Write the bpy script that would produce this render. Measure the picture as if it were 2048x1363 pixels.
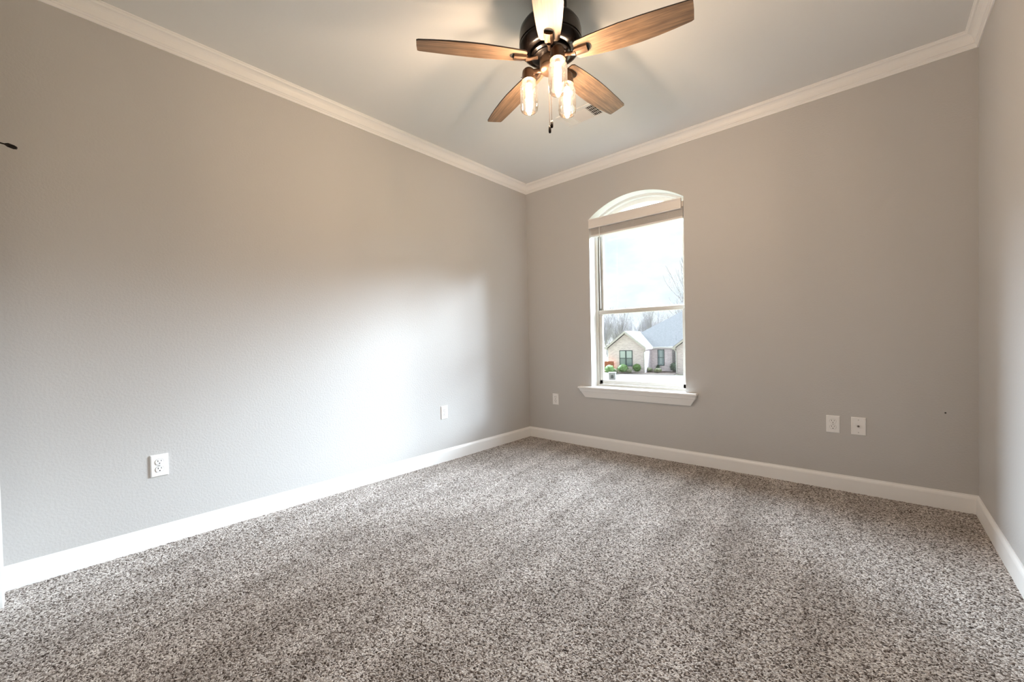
import bpy, math, random
import numpy as np
from mathutils import Vector, Matrix
R = math.radians
scene = bpy.context.scene
for o in list(bpy.data.objects):
    bpy.data.objects.remove(o, do_unlink=True)
col = scene.collection

# ------------------------------------------------------------------ camera
cam_d = bpy.data.cameras.new('camera')
cam = bpy.data.objects.new('camera', cam_d)
col.objects.link(cam)
scene.camera = cam
YAW, PITCH, ROLL = 0.7247697, -0.0172897, -0.0204844
cam_d.sensor_fit = 'HORIZONTAL'
cam_d.sensor_width = 36.0
cam_d.lens = 823.267 * 36.0 / 2048.0
cam_d.shift_x = 1.78 / 2048.0
cam_d.shift_y = 15.5 / 2048.0
cam_d.clip_start = 0.02
cam_d.clip_end = 600
fw = Vector((-math.sin(YAW) * math.cos(PITCH), math.cos(YAW) * math.cos(PITCH), math.sin(PITCH)))
r0 = Vector((math.cos(YAW), math.sin(YAW), 0)); u0 = r0.cross(fw)
rt = math.cos(ROLL) * r0 + math.sin(ROLL) * u0
up = -math.sin(ROLL) * r0 + math.cos(ROLL) * u0
mw = Matrix((rt, up, -fw)).transposed().to_4x4()
mw.translation = Vector((2.86294, -3.52550, 1.04695))
cam.matrix_world = mw

# ------------------------------------------------------------------ world: overcast sky, added glow patches outside the view
world = bpy.data.worlds.new('sky'); scene.world = world
world.use_nodes = True
wn = world.node_tree; wn.nodes.clear()
def N(t, typ, **kw):
    n = t.nodes.new(typ)
    for k, v in kw.items():
        if k.startswith('i_'):
            key = k[2:]
            key = int(key) if key.isdigit() else key.replace('_', ' ')
            n.inputs[key].default_value = v
        else:
            setattr(n, k, v)
    return n
def L(t, a, b): t.links.new(a, b)
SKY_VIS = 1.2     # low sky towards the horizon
SKY_DOME = 50.0    # brighter window-side sky above the view, shaped to light the room
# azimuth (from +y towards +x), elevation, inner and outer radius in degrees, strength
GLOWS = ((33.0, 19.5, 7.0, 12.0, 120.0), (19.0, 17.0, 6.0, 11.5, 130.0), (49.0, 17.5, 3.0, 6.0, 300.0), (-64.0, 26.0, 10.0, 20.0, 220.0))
FILL_SKY_TINT = (0.755, 0.87, 1.0)
def build_world():
    t = wn
    tc = N(t, 'ShaderNodeTexCoord')
    sep = N(t, 'ShaderNodeSeparateXYZ'); L(t, tc.outputs['Generated'], sep.inputs[0])
    mz = N(t, 'ShaderNodeMapRange', interpolation_type='SMOOTHSTEP'); L(t, sep.outputs['Z'], mz.inputs[0])
    mz.inputs[1].default_value = 0.27; mz.inputs[2].default_value = 0.42
    my = N(t, 'ShaderNodeMapRange', interpolation_type='SMOOTHSTEP'); L(t, sep.outputs['Y'], my.inputs[0])
    my.inputs[1].default_value = 0.1; my.inputs[2].default_value = 0.6
    m = N(t, 'ShaderNodeMath', operation='MULTIPLY'); L(t, mz.outputs[0], m.inputs[0]); L(t, my.outputs[0], m.inputs[1])
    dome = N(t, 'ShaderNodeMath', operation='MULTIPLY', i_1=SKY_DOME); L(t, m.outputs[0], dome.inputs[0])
    # bright sky patches added out of view to light the side walls
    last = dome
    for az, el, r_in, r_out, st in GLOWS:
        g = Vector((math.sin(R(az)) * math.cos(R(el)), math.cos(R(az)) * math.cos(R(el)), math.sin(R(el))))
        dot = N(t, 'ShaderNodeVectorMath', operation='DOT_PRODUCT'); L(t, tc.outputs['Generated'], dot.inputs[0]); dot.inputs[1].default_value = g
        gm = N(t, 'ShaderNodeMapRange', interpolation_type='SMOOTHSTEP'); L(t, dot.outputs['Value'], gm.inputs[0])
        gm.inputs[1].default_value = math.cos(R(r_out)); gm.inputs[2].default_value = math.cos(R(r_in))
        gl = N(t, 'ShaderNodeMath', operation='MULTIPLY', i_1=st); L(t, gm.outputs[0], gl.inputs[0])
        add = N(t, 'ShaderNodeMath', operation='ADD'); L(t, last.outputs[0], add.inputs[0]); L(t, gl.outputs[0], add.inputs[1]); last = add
    nz = N(t, 'ShaderNodeTexNoise', i_Scale=7.0, i_Detail=5.0, i_Roughness=0.55)
    mp = N(t, 'ShaderNodeMapping'); mp.inputs['Scale'].default_value = (1, 1, 2.4)
    L(t, tc.outputs['Generated'], mp.inputs[0]); L(t, mp.outputs[0], nz.inputs['Vector'])
    rp = N(t, 'ShaderNodeValToRGB')
    rp.color_ramp.elements[0].position = 0.36; rp.color_ramp.elements[0].color = (0.78, 0.88, 0.97, 1)
    rp.color_ramp.elements[1].position = 0.58; rp.color_ramp.elements[1].color = (0.95, 0.98, 1.0, 1)
    L(t, nz.outputs['Fac'], rp.inputs[0])
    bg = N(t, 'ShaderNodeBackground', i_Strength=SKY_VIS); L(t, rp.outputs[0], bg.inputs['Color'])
    b2 = N(t, 'ShaderNodeBackground'); b2.inputs['Color'].default_value = (*FILL_SKY_TINT, 1); L(t, last.outputs[0], b2.inputs['Strength'])
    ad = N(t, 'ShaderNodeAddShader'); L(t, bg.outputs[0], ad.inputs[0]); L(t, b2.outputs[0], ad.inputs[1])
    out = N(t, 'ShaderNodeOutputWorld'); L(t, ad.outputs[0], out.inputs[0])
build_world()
# sampling portal in the window opening (it only guides the sky light, it gives off nothing itself)
pl = bpy.data.lights.new('window_portal', 'AREA'); pl.shape = 'RECTANGLE'; pl.size = 0.89; pl.size_y = 1.80
pl.cycles.is_portal = True
po = bpy.data.objects.new('window_portal', pl); col.objects.link(po)
po.location = (1.23, 0.245, 1.48); po.rotation_euler = (R(-90), 0, 0)
BULB = 450.0

scene.view_settings.view_transform = 'Standard'
scene.view_settings.look = 'None'
scene.view_settings.exposure = 0.0
scene.view_settings.gamma = 1.0
scene.view_settings.use_curve_mapping = False
scene.cycles.use_denoising = True
scene.cycles.max_bounces = 12
scene.cycles.diffuse_bounces = 7
scene.cycles.transparent_max_bounces = 16
scene.cycles.sample_clamp_indirect = 8.0
scene.cycles.caustics_reflective = False
scene.cycles.caustics_refractive = False

# ------------------------------------------------------------------ helpers
class MB:
    def __init__(s): s.v = []; s.f = []; s.m = []; s.mi = 0
    def add(s, vs, fs):
        k = len(s.v); s.v += [tuple(p) for p in vs]
        for f in fs: s.f.append([i + k for i in f]); s.m.append(s.mi)
    def box(s, a, b):
        x0, y0, z0 = a; x1, y1, z1 = b
        s.add([(x0, y0, z0), (x1, y0, z0), (x1, y1, z0), (x0, y1, z0), (x0, y0, z1), (x1, y0, z1), (x1, y1, z1), (x0, y1, z1)],
              [(0, 3, 2, 1), (4, 5, 6, 7), (0, 1, 5, 4), (1, 2, 6, 5), (2, 3, 7, 6), (3, 0, 4, 7)])
    def loft(s, rings, closed=True, caps=True):
        n = len(rings[0]); vs = [p for r in rings for p in r]; fs = []
        for i in range(len(rings) - 1):
            for j in range(n if closed else n - 1):
                a = i * n + j; b = i * n + (j + 1) % n
                fs.append((a, b, b + n, a + n))
        if caps and closed:
            fs.append(tuple(reversed(range(n)))); fs.append(tuple(range((len(rings) - 1) * n, len(rings) * n)))
        s.add(vs, fs)
    def lathe(s, prof, c=(0, 0, 0), n=24, caps=True, M=None):
        rings = []
        for r, z in prof:
            ring = [Vector((r * math.cos(2 * math.pi * k / n), r * math.sin(2 * math.pi * k / n), z)) for k in range(n)]
            if M is not None: ring = [M @ p for p in ring]
            rings.append([p + Vector(c) for p in ring])
        s.loft(rings, True, caps)
    def tube(s, pts, rad, n=8, caps=True):
        pts = [Vector(p) for p in pts]; rings = []
        if not isinstance(rad, (list, tuple)): rad = [rad] * len(pts)
        ref = None
        for i, p in enumerate(pts):
            d = (pts[min(i + 1, len(pts) - 1)] - pts[max(i - 1, 0)]).normalized()
            if ref is None:
                ref = Vector((0, 0, 1)) if abs(d.z) < 0.9 else Vector((1, 0, 0))
            a = d.cross(ref).normalized(); b = a.cross(d).normalized(); ref = b
            rings.append([p + rad[i] * (math.cos(2 * math.pi * k / n) * a + math.sin(2 * math.pi * k / n) * b) for k in range(n)])
        s.loft(rings, True, caps)
    def prism(s, poly, fn, a, b):
        """extrude a 2-D polygon: fn(u, w, t) -> xyz for t in (a, b)"""
        s.loft([[fn(u, w, a) for u, w in poly], [fn(u, w, b) for u, w in poly]])
    def build(s, name, mats, parent=None, smooth=False, bevel=0, loc=None, autosmooth=None):
        me = bpy.data.meshes.new(name)
        me.from_pydata([tuple(v) for v in s.v], [], s.f)
        if not isinstance(mats, (list, tuple)): mats = [mats]
        for m in mats: me.materials.append(m)
        if len(mats) > 1: me.polygons.foreach_set('material_index', s.m)
        me.update()
        import bmesh
        bm = bmesh.new(); bm.from_mesh(me)
        bmesh.ops.recalc_face_normals(bm, faces=bm.faces[:])
        bm.to_mesh(me); bm.free()
        o = bpy.data.objects.new(name, me); col.objects.link(o)
        if parent: o.parent = parent
        if loc: o.location = loc
        if bevel:
            b = o.modifiers.new('bevel', 'BEVEL'); b.width = bevel; b.segments = 2; b.limit_method = 'ANGLE'; b.angle_limit = R(35)
        if smooth:
            me.polygons.foreach_set('use_smooth', [True] * len(me.polygons))
            if autosmooth:
                me.set_sharp_from_angle(angle=R(autosmooth))
        return o
def tag(o, label=None, cat=None, group=None, kind=None):
    if label: o['label'] = label
    if cat: o['category'] = cat
    if group: o['group'] = group
    if kind: o['kind'] = kind
    return o
def empty(name, loc=(0, 0, 0), rz=0, parent=None):
    o = bpy.data.objects.new(name, None); col.objects.link(o)
    o.location = loc; o.rotation_euler = (0, 0, rz); o.empty_display_size = 0.1
    if parent: o.parent = parent
    return o
def copy_tree(o, parent=None, kids=None):
    c = o.copy(); col.objects.link(c)
    if parent: c.parent = parent
    for ch in [x for x in bpy.data.objects if x.parent == o]:
        copy_tree(ch, c)
    return c

# ------------------------------------------------------------------ materials
def mat(name, color, rough=0.6, metal=0.0, spec=0.5):
    m = bpy.data.materials.new(name); m.use_nodes = True
    b = m.node_tree.nodes['Principled BSDF']
    b.inputs['Base Color'].default_value = (*color, 1); b.inputs['Roughness'].default_value = rough
    b.inputs['Metallic'].default_value = metal; b.inputs['Specular IOR Level'].default_value = spec
    return m
def bump_noise(m, scale, strength, dist=0.002, detail=3.0):
    t = m.node_tree; b = t.nodes['Principled BSDF']
    tc = N(t, 'ShaderNodeTexCoord'); nz = N(t, 'ShaderNodeTexNoise', i_Scale=scale, i_Detail=detail)
    L(t, tc.outputs['Object'], nz.inputs['Vector'])
    bp = N(t, 'ShaderNodeBump', i_Strength=strength, i_Distance=dist)
    L(t, nz.outputs['Fac'], bp.inputs['Height']); L(t, bp.outputs[0], b.inputs['Normal'])
    return m
def vary(m, c1, c2, scale=3.0, detail=4.0, stretch=(1, 1, 1), p0=0.3, p1=0.7):
    t = m.node_tree; b = t.nodes['Principled BSDF']
    tc = N(t, 'ShaderNodeTexCoord'); mp = N(t, 'ShaderNodeMapping'); mp.inputs['Scale'].default_value = stretch
    nz = N(t, 'ShaderNodeTexNoise', i_Scale=scale, i_Detail=detail)
    L(t, tc.outputs['Object'], mp.inputs[0]); L(t, mp.outputs[0], nz.inputs['Vector'])
    rp = N(t, 'ShaderNodeValToRGB'); e = rp.color_ramp.elements
    e[0].position = p0; e[0].color = (*c1, 1); e[1].position = p1; e[1].color = (*c2, 1)
    L(t, nz.outputs['Fac'], rp.inputs[0]); L(t, rp.outputs[0], b.inputs['Base Color'])
    return m
M_wall = mat('wall_paint', (0.56, 0.545, 0.53), 0.55, spec=0.3)
bump_noise(M_wall, 95, 0.35, 0.003, 3.0)
M_ceil = mat('ceiling_paint', (0.80, 0.80, 0.79), 0.8, spec=0.2); bump_noise(M_ceil, 60, 0.2, 0.002)
M_trim = mat('white_trim_paint', (0.90, 0.89, 0.875), 0.35, spec=0.4)
M_jamb = mat('white_reveal_paint', (0.82, 0.82, 0.81), 0.5)
M_vinyl = mat('window_frame_vinyl', (0.62, 0.60, 0.55), 0.4)
M_track = mat('dark_window_track', (0.16, 0.15, 0.13), 0.5)
M_blind = mat('blind_slat_white', (0.78, 0.74, 0.71), 0.45)
M_cord = mat('cord_white', (0.8, 0.78, 0.75), 0.7)
M_plate = mat('white_plastic', (0.90, 0.89, 0.88), 0.3)
M_slot = mat('dark_slot', (0.02, 0.018, 0.016), 0.6)
M_metal = mat('nickel', (0.25, 0.22, 0.2), 0.35, 1.0)
M_bronze = mat('oil_rubbed_bronze', (0.010, 0.007, 0.006), 0.22, 0.0, 0.22)
M_bronze_b = mat('brushed_bronze', (0.11, 0.068, 0.045), 0.36, 0.8)
M_ventwhite = mat('vent_white', (0.80, 0.78, 0.76), 0.45)
M_ventdark = mat('duct_dark', (0.05, 0.04, 0.035), 0.8)
M_doorp = mat('door_white', (0.78, 0.77, 0.75), 0.4)

def wood_mat():
    m = mat('weathered_oak', (0.3, 0.2, 0.12), 0.5)
    t = m.node_tree; b = t.nodes['Principled BSDF']
    tc = N(t, 'ShaderNodeTexCoord'); mp = N(t, 'ShaderNodeMapping'); mp.inputs['Scale'].default_value = (2.2, 46, 8)
    L(t, tc.outputs['Object'], mp.inputs[0])
    n1 = N(t, 'ShaderNodeTexNoise', i_Scale=1.6, i_Detail=8.0, i_Roughness=0.65, i_Distortion=0.5); L(t, mp.outputs[0], n1.inputs['Vector'])
    rp = N(t, 'ShaderNodeValToRGB'); e = rp.color_ramp.elements
    e[0].position = 0.30; e[0].color = (0.085, 0.058, 0.040, 1); e[1].position = 0.68; e[1].color = (0.32, 0.20, 0.115, 1)
    x = rp.color_ramp.elements.new(0.48); x.color = (0.205, 0.128, 0.078, 1)
    L(t, n1.outputs['Fac'], rp.inputs[0])
    mp2 = N(t, 'ShaderNodeMapping'); mp2.inputs['Scale'].default_value = (5, 16, 5); L(t, tc.outputs['Object'], mp2.inputs[0])
    n2 = N(t, 'ShaderNodeTexNoise', i_Scale=1.2, i_Detail=3.0); L(t, mp2.outputs[0], n2.inputs['Vector'])
    mx = N(t, 'ShaderNodeMix', data_type='RGBA', blend_type='MULTIPLY'); mx.inputs[0].default_value = 0.55
    r2 = N(t, 'ShaderNodeValToRGB'); r2.color_ramp.elements[0].position = 0.35; r2.color_ramp.elements[0].color = (0.5, 0.47, 0.45, 1)
    r2.color_ramp.elements[1].position = 0.6; r2.color_ramp.elements[1].color = (1, 1, 1, 1)
    L(t, n2.outputs['Fac'], r2.inputs[0]); L(t, rp.outputs[0], mx.inputs[6]); L(t, r2.outputs[0], mx.inputs[7])
    L(t, mx.outputs[2], b.inputs['Base Color'])
    bp = N(t, 'ShaderNodeBump', i_Strength=0.25, i_Distance=0.001); L(t, n1.outputs['Fac'], bp.inputs['Height']); L(t, bp.outputs[0], b.inputs['Normal'])
    return m
M_wood = wood_mat()
M_bladetop = mat('dark_blade_edge', (0.03, 0.02, 0.015), 0.5)

def glass_mat(name, tint=(1, 1, 1), refl=1.0, rough=0.0, haze=0.0):
    m = bpy.data.materials.new(name); m.use_nodes = True; t = m.node_tree; t.nodes.clear()
    tr = N(t, 'ShaderNodeBsdfTransparent'); tr.inputs[0].default_value = (*tint, 1)
    if haze:
        tl = N(t, 'ShaderNodeBsdfTranslucent'); tl.inputs[0].default_value = (1, 1, 1, 1)
        mh = N(t, 'ShaderNodeMixShader', i_0=haze); L(t, tr.outputs[0], mh.inputs[1]); L(t, tl.outputs[0], mh.inputs[2]); tr = mh
    gl = N(t, 'ShaderNodeBsdfGlossy', i_Roughness=rough)
    fr = N(t, 'ShaderNodeFresnel', i_IOR=1.45)
    ml = N(t, 'ShaderNodeMath', operation='MULTIPLY', i_1=refl); L(t, fr.outputs[0], ml.inputs[0])
    mx = N(t, 'ShaderNodeMixShader'); L(t, ml.outputs[0], mx.inputs[0]); L(t, tr.outputs[0], mx.inputs[1]); L(t, gl.outputs[0], mx.inputs[2])
    o = N(t, 'ShaderNodeOutputMaterial'); L(t, mx.outputs[0], o.inputs[0])
    return m
M_glass = glass_mat('window_glass', (0.97, 0.985, 0.98), 0.6)
M_jar = glass_mat('jar_glass', (0.97, 0.96, 0.93), 0.9, 0.05, 0.006)
def emis(name, c, s):
    m = bpy.data.materials.new(name); m.use_nodes = True; t = m.node_tree; t.nodes.clear()
    e = N(t, 'ShaderNodeEmission', i_Strength=s); e.inputs[0].default_value = (*c, 1)
    o = N(t, 'ShaderNodeOutputMaterial'); L(t, e.outputs[0], o.inputs[0]); return m
M_bulb = emis('warm_bulb', (1.0, 0.73, 0.50), BULB)

def carpet_mat():
    m = mat('carpet_pile', (0.3, 0.25, 0.2), 0.95, spec=0.1)
    t = m.node_tree; b = t.nodes['Principled BSDF']
    tc = N(t, 'ShaderNodeTexCoord')
    # twisted tufts: voronoi cells a few millimetres wide
    wob = N(t, 'ShaderNodeTexNoise', i_Scale=70.0, i_Detail=2.0); L(t, tc.outputs['Object'], wob.inputs['Vector'])
    av = N(t, 'ShaderNodeVectorMath', operation='MULTIPLY_ADD'); av.inputs[1].default_value = (0.012, 0.012, 0.0)
    L(t, wob.outputs['Color'], av.inputs[0]); L(t, tc.outputs['Object'], av.inputs[2])
    vo = N(t, 'ShaderNodeTexVoronoi', i_Scale=215.0); vo.voronoi_dimensions = '3D'; L(t, av.outputs[0], vo.inputs['Vector'])
    sp = N(t, 'ShaderNodeSeparateColor'); L(t, vo.outputs['Color'], sp.inputs[0])
    rp = N(t, 'ShaderNodeValToRGB'); e = rp.color_ramp.elements; rp.color_ramp.interpolation = 'LINEAR'
    e[0].position = 0.0; e[0].color = (0.055, 0.040, 0.033, 1); e[1].position = 1.0; e[1].color = (0.92, 0.87, 0.83, 1)
    for p, c in ((0.20, (0.17, 0.138, 0.118)), (0.45, (0.45, 0.395, 0.36)), (0.75, (0.73, 0.675, 0.635))):
        x = rp.color_ramp.elements.new(p); x.color = (*c, 1)
    L(t, sp.outputs[0], rp.inputs[0])
    # broad pile-lie patches left by the vacuum cleaner
    mp = N(t, 'ShaderNodeMapping'); mp.inputs['Scale'].default_value = (3.2, 1.1, 1); mp.inputs['Rotation'].default_value = (0, 0, R(-12))
    L(t, tc.outputs['Object'], mp.inputs[0])
    n2 = N(t, 'ShaderNodeTexNoise', i_Scale=1.5, i_Detail=3.0, i_Roughness=0.6); L(t, mp.outputs[0], n2.inputs['Vector'])
    r2 = N(t, 'ShaderNodeValToRGB'); r2.color_ramp.elements[0].position = 0.38; r2.color_ramp.elements[0].color = (0.80, 0.79, 0.78, 1)
    r2.color_ramp.elements[1].position = 0.60; r2.color_ramp.elements[1].color = (1.0, 1.0, 1.0, 1); L(t, n2.outputs['Fac'], r2.inputs[0])
    mx = N(t, 'ShaderNodeMix', data_type='RGBA', blend_type='MULTIPLY'); mx.inputs[0].default_value = 1.0
    L(t, rp.outputs[0], mx.inputs[6]); L(t, r2.outputs[0], mx.inputs[7]); L(t, mx.outputs[2], b.inputs['Base Color'])
    wv = N(t, 'ShaderNodeTexWave', i_Scale=1.15, i_Distortion=5.0, i_Detail=2.0, i_Detail_Scale=0.8); wv.wave_profile = 'SAW'
    mp3 = N(t, 'ShaderNodeMapping'); mp3.inputs['Rotation'].default_value = (0, 0, R(-24)); mp3.inputs['Scale'].default_value = (1, 0.35, 1)
    L(t, tc.outputs['Object'], mp3.inputs[0]); L(t, mp3.outputs[0], wv.inputs['Vector'])
    r3 = N(t, 'ShaderNodeValToRGB'); r3.color_ramp.elements[0].position = 0.1; r3.color_ramp.elements[0].color = (0.895, 0.89, 0.885, 1)
    r3.color_ramp.elements[1].position = 0.75; r3.color_ramp.elements[1].color = (1, 1, 1, 1); L(t, wv.outputs['Fac'], r3.inputs[0])
    m3 = N(t, 'ShaderNodeMix', data_type='RGBA', blend_type='MULTIPLY'); m3.inputs[0].default_value = 1.0
    L(t, mx.outputs[2], m3.inputs[6]); L(t, r3.outputs[0], m3.inputs[7]); L(t, m3.outputs[2], b.inputs['Base Color'])
    iv = N(t, 'ShaderNodeMath', operation='SUBTRACT', i_0=1.0); L(t, vo.outputs['Distance'], iv.inputs[1])
    bp = N(t, 'ShaderNodeBump', i_Strength=0.9, i_Distance=0.004); L(t, iv.outputs[0], bp.inputs['Height']); L(t, bp.outputs[0], b.inputs['Normal'])
    return m
M_carpet = carpet_mat()

# ------------------------------------------------------------------ room shell
W, D, H = 3.3035, 3.685, 2.74
WX0, WX1, WZ0, WZS, WZT = 0.785, 1.677, 0.585, 2.22, 2.366   # window opening: sides, sill, spring line, crown of the arch
ACX = (WX0 + WX1) / 2; HC = (WX1 - WX0) / 2; SAG = WZT - WZS
ARAD = (HC * HC + SAG * SAG) / (2 * SAG); ACZ = WZT - ARAD
def outline(ins, zb=None, n=24):
    """closed outline of the arch-topped opening, inset by ins; starts bottom left, anticlockwise seen from the room"""
    x0, x1 = WX0 + ins, WX1 - ins; zb = WZ0 + ins if zb is None else zb
    r = ARAD - ins; h = (x1 - x0) / 2; a = math.asin(h / r)
    pts = [(x0, zb), (x1, zb)]
    for k in range(n + 1):
        th = a - 2 * a * k / n
        pts.append((ACX + r * math.sin(th), ACZ + r * math.cos(th)))
    return pts
def ring_frame(mb, i0, i1, y0, y1, zb0=None, zb1=None):
    A = outline(i0, zb0); B = outline(i1, zb1); n = len(A)
    vs = [(x, y0, z) for x, z in A] + [(x, y0, z) for x, z in B] + [(x, y1, z) for x, z in A] + [(x, y1, z) for x, z in B]
    fs = []
    for k in range(n):
        j = (k + 1) % n
        fs += [(k, j, n + j, n + k), (2 * n + k, 3 * n + k, 3 * n + j, 2 * n + j), (k, 2 * n + k, 2 * n + j, j), (n + k, n + j, 3 * n + j, 3 * n + k)]
    mb.add(vs, fs)
# carpet: real millimetre-scale pile relief over a fine grid
def carpet():
    s = 0.0075; nx = int((W + 0.0) / s) + 1; ny = int(D / s) + 1
    rng = np.random.default_rng(5)
    X, Y = np.meshgrid(np.linspace(0, W, nx), np.linspace(-D, 0, ny))
    Z = rng.normal(0, 0.0011, X.shape)
    low = np.zeros_like(X)
    for k in range(10):
        fx, fy, ph = rng.uniform(-4, 4), rng.uniform(-4, 4), rng.uniform(0, 6.28)
        low += np.sin(X * fx + Y * fy + ph) * 0.0006
    Z = Z + low
    Xj = X + rng.uniform(-0.002, 0.002, X.shape); Yj = Y + rng.uniform(-0.002, 0.002, X.shape)
    # a few pressed-in furniture dents and a faint traffic crease
    for (dx, dy, rr, dp) in ((2.62, -1.28, 0.02, 0.008), (0.42, -1.62, 0.03, 0.010), (0.36, -1.75, 0.02, 0.008), (0.12, -2.62, 0.02, 0.008),
                             (0.19, -2.56, 0.015, 0.008), (2.05, -0.62, 0.015, 0.006), (0.95, -3.05, 0.02, 0.008)):
        Z -= dp * np.exp(-((X - dx) ** 2 + (Y - dy) ** 2) / rr ** 2)
    co = np.stack([np.clip(Xj, 0, W), np.clip(Yj, -D, 0), Z], -1).reshape(-1, 3).astype(np.float32)
    idx = np.arange(nx * ny).reshape(ny, nx)
    q = np.stack([idx[:-1, :-1], idx[:-1, 1:], idx[1:, 1:], idx[1:, :-1]], -1).reshape(-1, 4)
    me = bpy.data.meshes.new('floor'); me.vertices.add(len(co)); me.vertices.foreach_set('co', co.ravel())
    me.loops.add(q.size); me.loops.foreach_set('vertex_index', q.ravel().astype(np.int32))
    me.polygons.add(len(q)); me.polygons.foreach_set('loop_start', (np.arange(len(q)) * 4).astype(np.int32))
    me.polygons.foreach_set('loop_total', np.full(len(q), 4, np.int32))
    me.update(calc_edges=True); me.validate()
    me.polygons.foreach_set('use_smooth', [True] * len(me.polygons))
    me.materials.append(M_carpet)
    o = bpy.data.objects.new('floor', me); col.objects.link(o)
    tag(o, kind='structure')
carpet()
b = MB(); b.box((-0.14, -D - 0.14, -0.25), (W + 0.14, 0.26, -0.02)); tag(b.build('floor_slab', mat('slab', (0.3, 0.3, 0.3))), kind='structure')
b = MB(); b.box((-0.14, -D - 0.14, H), (W + 0.14, 0.26, H + 0.15)); tag(b.build('ceiling', M_ceil), kind='structure')
b = MB(); b.box((-0.14, -D - 0.14, -0.02), (0, 0.26, H)); tag(b.build('wall_left', M_wall), kind='structure')
b = MB(); b.box((W, -D - 0.14, -0.02), (W + 0.14, 0.26, H)); tag(b.build('wall_right', M_wall), kind='structure')
# rear wall with door opening
DX0, DX1, DZ = 0.19, 0.95, 2.045
b = MB(); b.box((0, -D - 0.12, -0.02), (DX0 - 0.02, -D, H)); b.box((DX1 + 0.02, -D - 0.12, -0.02), (W, -D, H)); b.box((DX0 - 0.02, -D - 0.12, DZ + 0.02), (DX1 + 0.02, -D, H))
tag(b.build('wall_rear', M_wall), kind='structure')
# back wall with the arched opening (drywall face, white painted reveal, brick outside)
def wall_back():
    mb = MB(); T = 0.24
    o = outline(0.0)
    # frame the opening: split in left, right, below, above(arch) pieces, front (y=0) and outside (y=T)
    for y, mi in ((0.0, 0), (T, 2)):
        mb.mi = mi
        mb.add([(0, y, -0.02), (WX0, y, -0.02), (WX0, y, H), (0, y, H)], [(0, 1, 2, 3)])
        mb.add([(WX1, y, -0.02), (W, y, -0.02), (W, y, H), (WX1, y, H)], [(0, 1, 2, 3)])
        mb.add([(WX0, y, -0.02), (WX1, y, -0.02), (WX1, y, WZ0), (WX0, y, WZ0)], [(0, 1, 2, 3)])
        arc = o[2:]
        for (xa, za), (xb, zb) in zip(arc[:-1], arc[1:]):
            mb.add([(xa, y, za), (xb, y, zb), (xb, y, H), (xa, y, H)], [(0, 1, 2, 3)])
    mb.mi = 1
    n = len(o)
    for k in range(n):
        (xa, za), (xb, zb) = o[k], o[(k + 1) % n]
        mb.add([(xa, 0, za), (xb, 0, zb), (xb, T, zb), (xa, T, za)], [(0, 1, 2, 3)])
    me = bpy.data.meshes.new('wall_back'); me.from_pydata(mb.v, [], mb.f)
    for m in (M_wall, M_jamb, M_brick): me.materials.append(m)
    me.polygons.foreach_set('material_index', mb.m); me.update()
    ob = bpy.data.objects.new('wall_back', me); col.objects.link(ob)
    tag(ob, kind='structure')

def brick_mat(name, c1, c2, mortar, scale=1.0):
    m = mat(name, c1, 0.85, spec=0.2); t = m.node_tree; b_ = t.nodes['Principled BSDF']
    tc = N(t, 'ShaderNodeTexCoord'); sx = N(t, 'ShaderNodeSeparateXYZ'); L(t, tc.outputs['Object'], sx.inputs[0])
    ad = N(t, 'ShaderNodeMath', operation='ADD'); L(t, sx.outputs['X'], ad.inputs[0]); L(t, sx.outputs['Y'], ad.inputs[1])
    cb = N(t, 'ShaderNodeCombineXYZ'); L(t, ad.outputs[0], cb.inputs[0]); L(t, sx.outputs['Z'], cb.inputs[1])
    br = N(t, 'ShaderNodeTexBrick', i_Scale=scale, i_Mortar_Size=0.012, i_Brick_Width=0.25, i_Row_Height=0.085)
    br.inputs['Color1'].default_value = (*c1, 1); br.inputs['Color2'].default_value = (*c2, 1); br.inputs['Mortar'].default_value = (*mortar, 1)
    L(t, cb.outputs[0], br.inputs['Vector']); L(t, br.outputs['Color'], b_.inputs['Base Color'])
    return m
M_brick = brick_mat('pale_pink_brick', (0.80, 0.71, 0.73), (0.60, 0.51, 0.54), (0.84, 0.81, 0.82))
wall_back()

# crown moulding and baseboards, mitred in the corners
CD, CP = 0.090, 0.0567
crown = [(0.0, -CD), (0.006, -CD), (0.008, -CD + 0.014), (0.012, -CD + 0.017), (0.013, -CD + 0.022), (0.018, -CD + 0.025)]
for k in range(7):
    a = k / 6 * math.pi / 2
    crown.append((0.018 + 0.030 * (1 - math.cos(a)), -CD + 0.025 + 0.048 * math.sin(a) * 1.0))
crown += [(0.051, -0.012), (0.0525, -0.008), (CP, -0.006), (CP, 0.0), (0.0, 0.0)]
base = [(0.0, 0.105), (0.003, 0.105), (0.0045, 0.098), (0.010, 0.090), (0.0125, 0.083), (0.013, 0.080), (0.013, -0.015), (0.0, -0.015)]
base = [(p * 0.9, z + 0.003) for p, z in base]
def run(name, prof, side, zoff, m, kind='structure', a=None, c=None):
    """profile (projection, z) along one wall with mitred ends"""
    rings = []
    for e in (0, 1):
        ring = []
        for p, z in prof:
            if side == 'left': q = (p, (-D + (p if a is None else 0)) if e == 0 else -p, z + zoff)
            elif side == 'right': q = (W - p, -D + p if e == 0 else -p, z + zoff)
            elif side == 'back': q = (p if e == 0 else W - p, -p, z + zoff)
            else:
                x0 = p if a is None else a; x1 = W - p if c is None else c
                q = (x0 if e == 0 else x1, -D + p, z + zoff)
            ring.append(q)
        rings.append(ring)
    mb = MB(); mb.loft(rings)
    return tag(mb.build(name, m), kind=kind)
for k, s in enumerate(('left', 'back', 'right', 'rear')):
    run('trim_%d' % (k + 1), crown, s, H, M_trim)
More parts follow.
